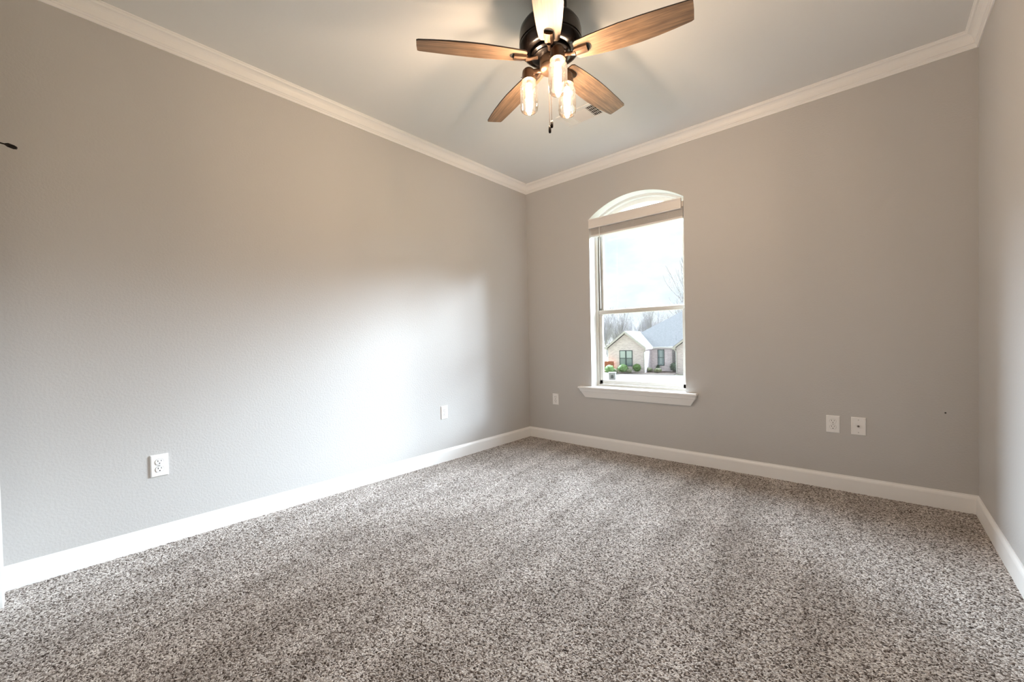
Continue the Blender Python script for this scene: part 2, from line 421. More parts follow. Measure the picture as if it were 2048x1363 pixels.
run('baseboard_left', base, 'left', 0, M_trim); run('baseboard_back', base, 'back', 0, M_trim); run('baseboard_right', base, 'right', 0, M_trim)
run('baseboard_rear', base, 'rear', 0, M_trim, a=DX1 + 0.075)

# ------------------------------------------------------------------ window
win = empty('window_1', (0, 0, 0)); tag(win, kind='structure')
b = MB(); ring_frame(b, 0.0, 0.024, 0.105, 0.20); b.build('window_frame', M_vinyl, win, bevel=0.002)
b = MB(); ring_frame(b, 0.024, 0.062, 0.150, 0.178, 1.30, 1.345); fr = b.build('upper_sash', M_vinyl, win, bevel=0.002)
b = MB(); b.box((WX0 + 0.024, 0.148, WZ0 + 0.02), (WX0 + 0.034, 0.152, 2.13)); b.box((WX0 + 0.026, 0.122, 1.335), (WX0 + 0.038, 0.148, 2.16)); b.build('sash_track', M_track, win)
b = MB()
x0, x1 = WX0 + 0.026, WX1 - 0.026
b.box((x0, 0.118, 0.612), (x0 + 0.034, 0.146, 1.335)); b.box((x1 - 0.034, 0.118, 0.612), (x1, 0.146, 1.335))
b.box((x0, 0.118, 0.612), (x1, 0.146, 0.650)); b.box((x0, 0.112, 1.296), (x1, 0.148, 1.335)); b.build('lower_sash', M_vinyl, win, bevel=0.003)
b = MB(); b.box((x0 + 0.034, 0.131, 0.650), (x1 - 0.034, 0.134, 1.296)); b.build('lower_glass', M_glass, win)
b = MB(); o2 = outline(0.062, 1.345); b.loft([[(x, 0.163, z) for x, z in o2], [(x, 0.166, z) for x, z in o2]]); b.build('upper_glass', M_glass, win)
b = MB(); b.box((ACX - 0.03, 0.108, 1.312), (ACX + 0.03, 0.114, 1.326)); b.build('sash_lock', M_vinyl, win)
b = MB()   # stool with moulded apron beneath
b.box((WX0, -0.01, 0.572), (WX1, 0.112, 0.592))
prof = [(0.592, -0.050, 0.0), (0.590, -0.054, 0.003), (0.579, -0.055, 0.004), (0.574, -0.051, 0.0), (0.572, -0.046, -0.004), (0.563, -0.045, -0.006), (0.560, -0.038, -0.010), (0.548, -0.037, -0.012),
        (0.542, -0.030, -0.018), (0.534, -0.028, -0.024), (0.490, -0.014, -0.052), (0.486, -0.012, -0.055)]
b.loft([[(0.661 - e, 0, z), (0.661 - e, y, z), (1.772 + e, y, z), (1.772 + e, 0, z)] for z, y, e in prof])
b.build('window_sill', M_trim, win)
# exterior brick sill
b = MB(); b.box((WX0, 0.20, 0.56), (WX1, 0.30, 0.604)); b.build('outer_sill', M_brick, win)

# blind, fully raised
bl = empty('window_blind', (ACX, 0.0, 2.12))
tag(bl, 'white faux-wood blind raised into a stack across the arched window', 'blind')
def off(mb, d=(ACX, 0.0, 2.12)): mb.v = [(x - d[0], y - d[1], z - d[2]) for x, y, z in mb.v]; return mb
b = MB(); pr = [(-0.006, 2.120), (-0.022, 2.120), (-0.024, 2.126), (-0.021, 2.134), (-0.021, 2.190), (-0.026, 2.198), (-0.026, 2.207), (-0.006, 2.207)]
b.prism(pr, lambda u, w, t: (t, u, w), WX0 + 0.004, 1.662)
b.box((WX0 + 0.004, -0.006, 2.120), (WX0 + 0.012, 0.0, 2.207)); b.box((1.654, -0.006, 2.120), (1.662, 0.0, 2.207))
off(b).build('valance', M_blind, bl)
b = MB(); b.box((WX0 + 0.006, 0.002, 2.140), (WX1 - 0.004, 0.055, 2.185)); off(b).build('head_rail', M_blind, bl)
b = MB(); z = 2.062; k = 0; random.seed(3)
while z < 2.138:
    dy = random.uniform(-0.002, 0.002)
    b.prism([(0.000 + dy, z), (0.025 + dy, z + 0.0035), (0.050 + dy, z), (0.050 + dy, z + 0.0022), (0.025 + dy, z + 0.0057), (0.000 + dy, z + 0.0022)], lambda u, w, t: (t, u, w), WX0 + 0.010, WX1 - 0.006)
    z += 0.0048
off(b).build('slat_stack', M_blind, bl)
b = MB(); b.box((WX0 + 0.010, -0.003, 2.043), (WX1 - 0.006, 0.053, 2.060)); off(b).build('bottom_rail', M_blind, bl, bevel=0.003)
for x in (0.945, 1.235, 1.545):
    b = MB()
    for dx in (-0.006, 0.006):
        pts = [(x + dx, -0.004, 2.125), (x + dx * 2.2, -0.012, 2.10), (x + dx * 0.4, -0.010, 2.075), (x + dx * 1.6, -0.006, 2.052)]
        b.tube(pts, 0.0012, 5)
    b.tube([(x - 0.012, -0.008, 2.110), (x, -0.014, 2.092), (x + 0.016, -0.008, 2.112)], 0.0012, 5)
    off(b).build('ladder_cord', M_cord, bl)
b = MB(); b.tube([(0.902, -0.014, 2.125), (0.900, -0.014, 1.80), (0.904, -0.013, 1.345)], [0.003, 0.003, 0.0035], 6); off(b).build('tilt_wand', M_cord, bl)

# ------------------------------------------------------------------ door on the rear wall, at the left edge of the view
door = empty('door_1', (DX0, -D, 0)); tag(door, kind='structure')
b = MB(); b.box((0.003, -0.036, 0.012), (DX1 - DX0 - 0.003, -0.002, DZ - 0.003))
for (xa, xb, za, zb) in ((0.11, 0.34, 0.22, 0.95), (0.42, 0.65, 0.22, 0.95), (0.11, 0.34, 1.08, 1.88), (0.42, 0.65, 1.08, 1.88)):
    b.box((xa, -0.004, za), (xb, 0.001, zb)); b.box((xa + 0.03, -0.004, za + 0.03), (xb - 0.03, 0.004, zb - 0.03))
b.build('door_panel', M_doorp, door, bevel=0.003)
for z in (1.84, 1.05, 0.30):
    b = MB(); b.lathe([(0.0068, -0.045), (0.0068, 0.045)], (0.0, 0.006, z), 10); b.lathe([(0.002, 0.045), (0.0078, 0.047), (0.0078, 0.051), (0.003, 0.056)], (0.0, 0.006, z), 10)
    b.box((-0.012, -0.001, z - 0.045), (0.012, 0.002, z + 0.045)); b.build('hinge', M_bronze, door)
b = MB(); z = 1.84 + 0.055
b.lathe([(0.010, -0.002), (0.010, 0.003)], (0, 0.006, z), 12)
b.tube([(0.0, 0.006, z), (0.01, 0.035, z + 0.004), (0.02, 0.074, z - 0.002)], [0.0035, 0.003, 0.003], 8)
b.tube([(0.018, 0.070, z - 0.001), (0.021, 0.078, z - 0.003), (0.024, 0.094, z - 0.008), (0.026, 0.102, z - 0.010)], [0.004, 0.0085, 0.0085, 0.005], 10)
b.build('hinge_stop', M_bronze, door, smooth=True, autosmooth=40)
b = MB()
b.box((DX0 - 0.075, -D, -0.015), (DX0 - 0.004, -D + 0.017, DZ + 0.07)); b.box((DX1 + 0.004, -D, -0.015), (DX1 + 0.075, -D + 0.017, DZ + 0.07)); b.box((DX0 - 0.075, -D, DZ + 0.002), (DX1 + 0.075, -D + 0.017, DZ + 0.073))
b.box((DX0 - 0.02, -D - 0.12, 0), (DX0, -D, DZ)); b.box((DX1, -D - 0.12, 0), (DX1 + 0.02, -D, DZ)); b.box((DX0 - 0.02, -D - 0.12, DZ), (DX1 + 0.02, -D, DZ + 0.02))
tag(b.build('trim_5', M_doorp, None, bevel=0.003), kind='structure')

# ------------------------------------------------------------------ wall plates
def plate_base(root, w=0.0735, h=0.116):
    b = MB()
    # local: x across, z up, -y into the room
    b.loft([[(-w / 2, 0, -h / 2), (w / 2, 0, -h / 2), (w / 2, 0, h / 2), (-w / 2, 0, h / 2)],
            [(-w / 2, -0.003, -h / 2), (w / 2, -0.003, -h / 2), (w / 2, -0.003, h / 2), (-w / 2, -0.003, h / 2)],
            [(-w / 2 + 0.004, -0.0065, -h / 2 + 0.004), (w / 2 - 0.004, -0.0065, -h / 2 + 0.004), (w / 2 - 0.004, -0.0065, h / 2 - 0.004), (-w / 2 + 0.004, -0.0065, h / 2 - 0.004)]])
    return b.build('cover_plate', M_plate, root)
def outlet(name, loc, rz, label, w=0.0735, h=0.116):
    root = empty(name, loc, rz); tag(root, label, 'outlet')
    plate_base(root, w, h)
    for s in (1, -1):
        z = s * 0.0195; b = MB(); n = 28; ring = []
        for k in range(n):
            a = 2 * math.pi * k / n; ring.append((0.0172 * math.cos(a), max(-0.0142, min(0.0142, 0.0172 * math.sin(a)))))
        b.loft([[(x, -0.006, z + q) for x, q in ring], [(x, -0.0085, z + q) for x, q in ring]])
        rc = b.build('receptacle', M_plate, root)
        b = MB(); b.box((-0.0080, -0.0091, z + 0.001), (-0.0056, -0.0084, z + 0.0095)); b.box((0.0056, -0.0091, z + 0.002), (0.0078, -0.0084, z + 0.009))
        b.prism([(0.0028 * math.cos(2 * math.pi * k / 10), 0.0028 * math.sin(2 * math.pi * k / 10)) for k in range(10)], lambda u, w_, t: (u, t, z - 0.0075 + w_), -0.0091, -0.0084)
        b.build('slot', M_slot, rc)
        # dark outline gap round the receptacle
        b = MB(); b.loft([[(x * 1.05, -0.0058, z + q * 1.06) for x, q in ring], [(x * 1.05, -0.0068, z + q * 1.06) for x, q in ring]]); b.build('gap', mat('outlet_gap', (0.28, 0.27, 0.26)), rc)
    b = MB(); b.prism([(0.003 * math.cos(2 * math.pi * k / 12), 0.003 * math.sin(2 * math.pi * k / 12)) for k in range(12)], lambda u, w_, t: (u, t, w_), -0.0085, -0.006)
    b.build('screw', mat('screw_head', (0.5, 0.5, 0.5), 0.4), root)
    return root
outlet('wall_outlet', (0, -3.141, 0.427), R(90), 'white duplex outlet on the bright left wall, nearest the door')
outlet('wall_outlet', (0, -1.204, 0.433), R(90), 'white duplex outlet low on the left wall, close to the far corner')
outlet('wall_outlet', (0.352, 0, 0.436), 0, 'small-looking white outlet between the corner and the window sill')
outlet('wall_outlet', (2.645, 0, 0.444), 0, 'white duplex outlet right of the window, beside the cable plate')
cx = empty('coaxial_plate', (2.777, 0, 0.445), 0); tag(cx, 'white cable wall plate with one round threaded jack in its middle', 'wall plate')
plate_base(cx, 0.075, 0.117)
b = MB(); Mx = Matrix.Rotation(R(90), 3, 'X')
b.lathe([(0.0065, 0.0), (0.0065, 0.004), (0.0048, 0.004), (0.0048, 0.012), (0.003, 0.012), (0.003, 0.006)], (0, -0.006, 0.0), 6, M=Mx); b.build('jack', M_metal, cx)
for z in (0.041, -0.041):
    b = MB(); b.lathe([(0.0033, 0), (0.0028, 0.0012)], (0, -0.006, z), 12, M=Mx); b.build('screw', mat('screw_head', (0.5, 0.5, 0.5), 0.4), cx)
b = MB(); b.lathe([(0.0045, 0.0), (0.0045, 0.0015), (0.0015, 0.0025), (0.0012, 0.009)], (3.172, 0, 0.572), 8, M=Mx)
tag(b.build('nail', M_slot), 'tiny dark nail in the back wall near the right corner', 'nail')

# ------------------------------------------------------------------ ceiling register
vt = empty('air_vent', (1.218, -0.808, H)); tag(vt, 'white louvred air vent on the ceiling behind a fan blade', 'vent')
b = MB(); a, c = 0.167, 0.104
ia, ic = 0.135, 0.072
for (p, q) in (((-a, -c, -0.006), (a, -ic, 0)), ((-a, ic, -0.006), (a, c, 0)), ((-a, -ic, -0.006), (-ia, ic, 0)), ((ia, -ic, -0.006), (a, ic, 0))): b.box(p, q)
b.box((-0.068, -ic, -0.006), (-0.060, ic, 0)); b.box((0.060, -ic, -0.006), (0.068, ic, 0))
b.build('frame', M_ventwhite, vt, bevel=0.002)
b = MB(); b.box((-ia, -ic, -0.0012), (ia, ic, -0.0004)); b.build('duct_opening', M_ventdark, vt)
b = MB()
for k in range(11):
    y = -ic + 0.006 + k * 0.0132
    b.add([(-0.060, y, -0.0015), (0.060, y, -0.0015), (0.060, y + 0.0060, -0.0085), (-0.060, y + 0.0060, -0.0085), (-0.060, y + 0.001, -0.0015), (0.060, y + 0.001, -0.0015), (0.060, y + 0.0070, -0.0085), (-0.060, y + 0.0070, -0.0085)],
          [(0, 1, 2, 3), (4, 7, 6, 5), (0, 3, 7, 4), (1, 5, 6, 2), (0, 4, 5, 1), (3, 2, 6, 7)])
b.build('louvers', M_ventwhite, vt)
for s in (-1, 1):
    b = MB()
    for k in range(5):
        x = s * (0.072 + k * 0.0135); e = s * 0.0095
        b.add([(x, -ic, -0.0015), (x, ic, -0.0015), (x + e, ic, -0.0085), (x + e, -ic, -0.0085), (x + s * 0.001, -ic, -0.0015), (x + s * 0.001, ic, -0.0015), (x + e + s * 0.001, ic, -0.0085), (x + e + s * 0.001, -ic, -0.0085)],
              [(0, 1, 2, 3), (4, 7, 6, 5), (0, 3, 7, 4), (1, 5, 6, 2), (0, 4, 5, 1), (3, 2, 6, 7)])
    for y in (-0.036, 0, 0.036): b.box((min(s * 0.068, s * ia), y - 0.001, -0.004), (max(s * 0.068, s * ia), y + 0.001, -0.0015))
    b.build('end_louvers', M_ventwhite, vt)

# ------------------------------------------------------------------ ceiling fan
FC = Vector((1.638, -1.795, H))
fan = empty('ceiling_fan', FC); tag(fan, 'five-blade ceiling fan, weathered oak blades, dark bronze motor, three lit jar lights', 'ceiling fan')
def Z(z): return z - H
b = MB(); b.lathe([(0.086, 0.0), (0.086, -0.012), (0.078, -0.05), (0.060, -0.090), (0.050, -0.115)], n=40); b.build('canopy', M_bronze, fan, smooth=True, autosmooth=40)
b = MB(); b.lathe([(0.045, Z(2.645)), (0.110, Z(2.640)), (0.140, Z(2.630)), (0.1515, Z(2.612)), (0.1560, Z(2.585)), (0.1570, Z(2.548)), (0.1570, Z(2.543)), (0.153, Z(2.541)), (0.153, Z(2.535)), (0.157, Z(2.533)),
                     (0.157, Z(2.527)), (0.150, Z(2.520)), (0.142, Z(2.508)), (0.130, Z(2.502)), (0.120, Z(2.500)), (0.098, Z(2.499))], n=64, caps=True); b.build('motor_housing', M_bronze, fan, smooth=True, autosmooth=50)
b = MB(); b.lathe([(0.098, Z(2.500)), (0.102, Z(2.492)), (0.100, Z(2.484)), (0.088, Z(2.480)), (0.086, Z(2.474)), (0.060, Z(2.468))], n=48); b.build('flywheel', M_bronze, fan, smooth=True, autosmooth=50)
b = MB(); b.lathe([(0.056, Z(2.490)), (0.056, Z(2.437)), (0.0535, Z(2.434)), (0.0535, Z(2.430)), (0.056, Z(2.428)), (0.056, Z(2.420)), (0.050, Z(2.410)), (0.030, Z(2.402)), (0.012, Z(2.400))], n=40)
hub = b.build('light_kit', M_bronze_b, fan, smooth=True, autosmooth=40)
# blades
PITCH_B = -0.193
def blade_outline():
    """half widths along the radius: leading edge fuller than the trailing edge"""
    up_ = []; dn = []
    pts = [(0.128, 0.038, 0.040), (0.140, 0.050, 0.050), (0.20, 0.058, 0.056), (0.27, 0.066, 0.060), (0.35, 0.0725, 0.063), (0.43, 0.0730, 0.062), (0.51, 0.069, 0.059), (0.58, 0.062, 0.0555), (0.652, 0.0525, 0.051)]
    return pts
def blade(ang):
    root = None
    pts = blade_outline(); b = MB()
    top = [(r, w) for r, w, _ in pts]; bot = [(r, -w) for r, _, w in pts]
    poly = bot + [(0.662, -0.046), (0.6635, 0.0), (0.662, 0.047)] + list(reversed(top))
    t = 0.0065
    n = len(poly)
    b.mi = 0; b.add([(r, w, -t / 2) for r, w in poly], [tuple(range(n))])
    b.mi = 1; b.add([(r, w, t / 2) for r, w in poly], [tuple(range(n))])
    for k in range(n):
        (ra, wa), (rb, wb) = poly[k], poly[(k + 1) % n]
        b.add([(ra, wa, -t / 2), (rb, wb, -t / 2), (rb, wb, t / 2), (ra, wa, t / 2)], [(0, 1, 2, 3)])
    o = b.build('blade', [M_wood, M_bladetop], fan)
    # mount: rotate about own long axis (pitch), then about the motor
    o.matrix_local = Matrix.Translation((0, 0, Z(2.4745))) @ Matrix.Rotation(ang, 4, 'Z') @ Matrix.Rotation(PITCH_B, 4, 'X')
    # blade iron
    b = MB()
    b.tube([(0.070, 0, 0.000), (0.090, 0, -0.006), (0.112, 0, -0.013), (0.130, 0, -0.0135)], [0.012, 0.0085, 0.009, 0.013], 10)
    sec = [(-0.0225, -0.0035), (-0.0200, -0.0150), (-0.008, -0.0185), (0.008, -0.0185), (0.0200, -0.0150), (0.0225, -0.0035)]
    b.loft([[(0.122, y * 0.72, z) for y, z in sec], [(0.132, y, z) for y, z in sec], [(0.190, y, z) for y, z in sec]])
    ir = b.build('blade_iron', M_bronze_b, o)
    b = MB(); n = 14; ring = [(0.182 + 0.028 * math.cos(math.pi * k / n - math.pi / 2), 0.0260 * math.sin(math.pi * k / n - math.pi / 2)) for k in range(n + 1)] + [(0.145, 0.0260), (0.145, -0.0260)]
    b.loft([[(x, y, -0.0034) for x, y in ring], [(x, y, -0.0042) for x, y in ring]]); b.build('mounting_slot', M_slot, o)
    return o
for k in range(5): blade(R(231.65 - 0.27 + 72 * k))
# lights
for k, ang in enumerate((-38.5, 201.5, 81.5)):
    a = R(ang); d = Vector((math.cos(a), math.sin(a), 0)); rr = 0.118
    b = MB()
    p0 = d * 0.030 + Vector((0, 0, Z(2.422))); p1 = d * 0.075 + Vector((0, 0, Z(2.428))); p2 = d * (rr - 0.012) + Vector((0, 0, Z(2.430)))
    b.tube([p0, p1, p2, d * rr + Vector((0, 0, Z(2.425)))], [0.013, 0.012, 0.014, 0.016], 14)
    b.lathe([(0.010, Z(2.449)), (0.024, Z(2.446)), (0.031, Z(2.438)), (0.0335, Z(2.425)), (0.0345, Z(2.397)), (0.0375, Z(2.392)), (0.0375, Z(2.386)), (0.030, Z(2.385))], d * rr, 28)
    for s in range(3):
        q = d * rr + Vector((0.038 * math.cos(a + s * 2.094 + 0.5), 0.038 * math.sin(a + s * 2.094 + 0.5), Z(2.404)))
        b.lathe([(0.0, -0.003), (0.003, 0.0), (0.0, 0.003)], q, 8)
    arm = b.build('lamp_holder', M_bronze_b, fan, smooth=True, autosmooth=45)
    b = MB()
    out = [(0.0355, Z(2.394)), (0.0370, Z(2.390)), (0.0345, Z(2.386)), (0.0370, Z(2.381)), (0.0345, Z(2.377)), (0.0400, Z(2.368)), (0.0450, Z(2.358)), (0.0455, Z(2.345)), (0.0455, Z(2.262)), (0.0470, Z(2.258)), (0.0455, Z(2.254)), (0.0440, Z(2.240)), (0.0380, Z(2.232)), (0.0200, Z(2.230)), (0.001, Z(2.233))]
    b.lathe(out, d * rr, 36, caps=False)
    b.build('jar_shade', M_jar, arm, smooth=True)
    b = MB(); b.lathe([(0.010, Z(2.392)), (0.0135, Z(2.382)), (0.0135, Z(2.372))], d * rr, 12); b.build('bulb_socket', M_metal, arm)
    b = MB(); b.lathe([(0.011, Z(2.372)), (0.015, Z(2.356)), (0.0165, Z(2.335)), (0.0165, Z(2.285)), (0.012, Z(2.272)), (0.003, Z(2.266))], d * rr, 12); b.build('light_bulb', M_bulb, arm, smooth=True)
# pull chains
for (dx, dy, zl) in ((0.004, -0.006, 2.132), (-0.006, -0.010, 2.108)):
    b = MB(); z = 2.405
    while z > zl + 0.028:
        b.lathe([(0.0004, -0.0022), (0.0017, -0.0010), (0.0017, 0.0010), (0.0004, 0.0022)], (dx, dy, Z(z)), 6); z -= 0.0048
    ch = b.build('pull_chain', M_bronze_b, fan)
    b = MB(); b.lathe([(0.002, 0.030), (0.0045, 0.026), (0.0065, 0.016), (0.0072, 0.002), (0.006, -0.008), (0.002, -0.010)], (dx, dy, Z(zl)), 14); b.build('chain_fob', M_bronze, ch, smooth=True)

# ================================================================== outside the window
GZ = -2.29
HO = Vector((-13.89, 34.93, GZ))
HR = R(7.53)
M_shingle = mat('grey_shingles', (0.115, 0.12, 0.15), 0.9); vary(M_shingle, (0.032, 0.032, 0.034), (0.062, 0.061, 0.063), 6.0, 6.0, (1, 1, 2))
M_fascia = mat('white_fascia', (0.55, 0.54, 0.52), 0.6)
M_dkframe = mat('dark_green_window_frame', (0.06, 0.09, 0.095), 0.5)
M_pane = mat('house_pane', (0.20, 0.27, 0.29), 0.15)
M_shade = mat('window_shade_pale', (0.50, 0.60, 0.60), 0.7)
M_concrete = mat('pale_concrete', (0.1, 0.1, 0.1), 0.9); vary(M_concrete, (0.085, 0.070, 0.055), (0.105, 0.088, 0.070), 0.8, 4.0)
M_grass = mat('winter_lawn', (0.13, 0.12, 0.06), 0.95); vary(M_grass, (0.10, 0.10, 0.045), (0.16, 0.14, 0.08), 2.0, 5.0)
M_mulch = mat('mulch_bed', (0.10, 0.075, 0.055), 0.95); vary(M_mulch, (0.07, 0.05, 0.035), (0.16, 0.12, 0.10), 9.0, 5.0)
M_bark = mat('bare_bark', (0.27, 0.26, 0.27), 0.95)
# terrain: our plot slopes down to the street
b = MB(); rows = [(0.26, -0.35), (6, -0.8), (14, -1.7), (20, GZ), (60, GZ), (150, GZ + 0.6), (220, GZ + 1)]
for (ya, za), (yb, zb) in zip(rows[:-1], rows[1:]): b.add([(-110, ya, za), (60, ya, za), (60, yb, zb), (-110, yb, zb)], [(0, 1, 2, 3)])
b.add([(-110, 0.26, -0.35), (60, 0.26, -0.35), (60, 0.26, -0.8), (-110, 0.26, -0.8)], [(0, 1, 2, 3)])
tag(b.build('ground', M_grass), kind='structure')
def hpt(u, v, z=0.0):
    c, s = math.cos(HR), math.sin(HR); return Vector((HO.x + u * c - v * s, HO.y + u * s + v * c, GZ + z))
# street and drive in front of the house
b = MB(); cs = [hpt(-16, -14), hpt(14, -14), hpt(14, -1.3), hpt(-16, -1.3)]
b.loft([[(p.x, p.y, GZ - 0.1) for p in cs], [(p.x, p.y, GZ + 0.03) for p in cs]]); tag(b.build('driveway', M_concrete), kind='structure')
b = MB(); cs = [hpt(-4.6, -1.3), hpt(2.9, -1.3), hpt(2.9, 2.5), hpt(-4.6, 2.5)]
b.loft([[(p.x, p.y, GZ - 0.1) for p in cs], [(p.x, p.y, GZ + 0.05) for p in cs]]); tag(b.build('planting_bed', M_mulch), kind='structure')

house = empty('neighbour_house', HO, HR); tag(house, 'single-storey pale brick house with grey hip roof across the street', 'house')
EZ = 2.48
b = MB()
# wing with gable
b.prism([(-3.7, 0), (0, 0), (0, EZ), (-1.85, 3.93), (-3.7, EZ)], lambda u, w, t: (u, t, w), 0.0, 2.6)
b.box((-3.7, 2.5, 0), (13.6, 15.7, EZ))
b.prism([(2.9, 0), (8.5, 0), (8.5, EZ), (5.7, 4.6), (2.9, EZ)], lambda u, w, t: (u, t, w), 0.0, 2.6)
b.build('brick_wall', M_brick, house)
b = MB()   # main hip roof
e = 0.15
v = [(-4.04, 2.1, EZ), (14, 2.1, EZ), (14, 16.1, EZ), (-4.04, 16.1, EZ), (2.96, 9.1, 7.05), (7, 9.1, 7.05)]
b.add(v, [(0, 1, 5, 4), (1, 2, 5), (2, 3, 4, 5), (3, 0, 4), (0, 3, 2, 1)])
for (ul, uc, ur, zp, vb) in ((-3.92, -1.85, 0.22, 4.08, 4.7), (2.64, 5.7, 8.76, 4.85, 6.0)):
    for (ua, ub) in ((ul, uc), (uc, ur)):
        za, zb = (EZ - 0.06, zp) if ua == ul else (zp, EZ - 0.06)
        b.loft([[(ua, -0.40, za), (ub, -0.40, zb), (ub, -0.40, zb + 0.10), (ua, -0.40, za + 0.10)], [(ua, vb, za), (ub, vb, zb), (ub, vb, zb + 0.10), (ua, vb, za + 0.10)]])
b.build('roof', M_shingle, house)
b = MB()
for (ul, uc, ur, zp) in ((-3.92, -1.85, 0.22, 4.08), (2.64, 5.7, 8.76, 4.85)):
    for (ua, ub) in ((ul, uc), (uc, ur)):
        za, zb = (EZ - 0.10, zp - 0.04) if ua == ul else (zp - 0.04, EZ - 0.10)
        b.loft([[(ua, -0.44, za - 0.10), (ub, -0.44, zb - 0.12), (ub, -0.44, zb + 0.12), (ua, -0.44, za + 0.10)], [(ua, -0.38, za - 0.10), (ub, -0.38, zb - 0.12), (ub, -0.38, zb + 0.12), (ua, -0.38, za + 0.10)]])
b.box((0.1, -0.4, EZ - 0.16), (0.24, 2.1, EZ + 0.02)); b.box((-3.95, -0.4, EZ - 0.16), (-3.7, 2.1, EZ + 0.0))
b.box((0.1, 1.98, EZ - 0.12), (2.9, 2.12, EZ + 0.04)); b.box((2.60, -0.4, EZ - 0.16), (2.9, 2.1, EZ + 0.0))
b.build('fascia', M_fascia, house)
b = MB(); b.tube([(0.18, -0.30, EZ - 0.10), (0.05, -0.10, EZ - 0.30), (-0.06, -0.06, EZ - 0.42), (-0.06, -0.06, 0.05)], 0.055, 8); b.build('downspout', M_fascia, house)
b = MB(); b.tube([(2.68, -0.30, EZ - 0.10), (2.85, -0.10, EZ - 0.30), (2.92, -0.06, EZ - 0.42), (2.92, -0.06, 0.05)], 0.055, 8); b.build('downspout', M_fascia, house)
b = MB(); b.box((2.05, 2.2, 0), (2.45, 2.5, EZ)); b.build('stone_pilaster', brick_mat('dark_stone', (0.13, 0.12, 0.12), (0.07, 0.065, 0.065), (0.3, 0.29, 0.28)), house)
def hwin(u0, u1, z0, z1, v, shades, mull):
    b = MB(); t = 0.07
    b.box((u0, v - 0.05, z0), (u0 + t, v + 0.02, z1)); b.box((u1 - t, v - 0.05, z0), (u1, v + 0.02, z1)); b.box((u0, v - 0.05, z0), (u1, v + 0.02, z0 + t)); b.box((u0, v - 0.05, z1 - t), (u1, v + 0.02, z1))
    zc = (z0 + z1) / 2; b.box((u0, v - 0.05, zc - t / 2), (u1, v + 0.02, zc + t / 2))
    if mull: uc = (u0 + u1) / 2; b.box((uc - t, v - 0.05, z0), (uc + t, v + 0.02, z1))
    f = b.build('window', M_dkframe, house)
    b = MB(); b.box((u0 + 0.02, v - 0.02, z0 + 0.02), (u1 - 0.02, v - 0.005, z1 - 0.02)); b.build('pane', M_pane, f)
    if shades:
        b = MB(); b.box((u0 + t, v - 0.035, zc), (u1 - t, v - 0.022, z1 - t)); b.build('shade', M_shade, f)
    else:
        b = MB(); b.box(((u0 + u1) / 2 - 0.05, v - 0.035, z0 + 0.2), ((u0 + u1) / 2 + 0.05, v - 0.022, z1 - 0.1)); b.build('curtain', M_shade, f)
hwin(-2.51, -1.20, 0.66, 2.24, 0.0, True, True)
hwin(0.57, 1.22, 0.61, 2.24, 2.5, False, False)

# bushes, each its own
def bush_mesh(seed, r, h, n):
    rnd = random.Random(seed); b = MB()
    rings = []
    for i in range(7):
        th = math.pi * (0.04 + 0.80 * i / 6); rings.append([(r * 0.86 * math.sin(th) * math.cos(p) * rnd.uniform(0.88, 1.05), r * 0.86 * math.sin(th) * math.sin(p) * rnd.uniform(0.88, 1.05), h * (0.54 + 0.46 * math.cos(th))) for p in [2 * math.pi * k / 12 for k in range(12)]])
    b.loft(rings)
    for _ in range(n):
        th = math.acos(rnd.uniform(-0.75, 1)); p = rnd.uniform(0, 6.283); q = rnd.uniform(0.80, 1.04)
        c = Vector((r * q * math.sin(th) * math.cos(p), r * q * math.sin(th) * math.sin(p), h * (0.52 + 0.48 * q * math.cos(th))))
        s = rnd.uniform(0.035, 0.06); ax = Vector((rnd.gauss(0, 1), rnd.gauss(0, 1), rnd.gauss(0, 1))).normalized(); bx = ax.cross(Vector((rnd.gauss(0, 1), rnd.gauss(0, 1), 0.3))).normalized()
        b.add([c - ax * s, c + bx * s * 0.5, c + ax * s, c - bx * s * 0.5], [(0, 1, 2, 3)])
    return b
def leafmat(name, a, c): m = mat(name, a, 0.7); vary(m, a, c, 9.0, 3.0); return m
M_lg = leafmat('leaf_green', (0.10, 0.20, 0.055), (0.20, 0.34, 0.11)); M_lp = leafmat('leaf_pale', (0.22, 0.25, 0.15), (0.32, 0.34, 0.22)); M_ld = leafmat('leaf_dark', (0.05, 0.085, 0.05), (0.12, 0.16, 0.10)); M_ln = leafmat('twig_tan', (0.20, 0.17, 0.15), (0.32, 0.29, 0.26))
def rel(x, y): # ground point at GZ along the same sight line as a point measured nearer
    return (2.863 + (x - 2.863) * 1.234, -3.5255 + (y + 3.5255) * 1.234)
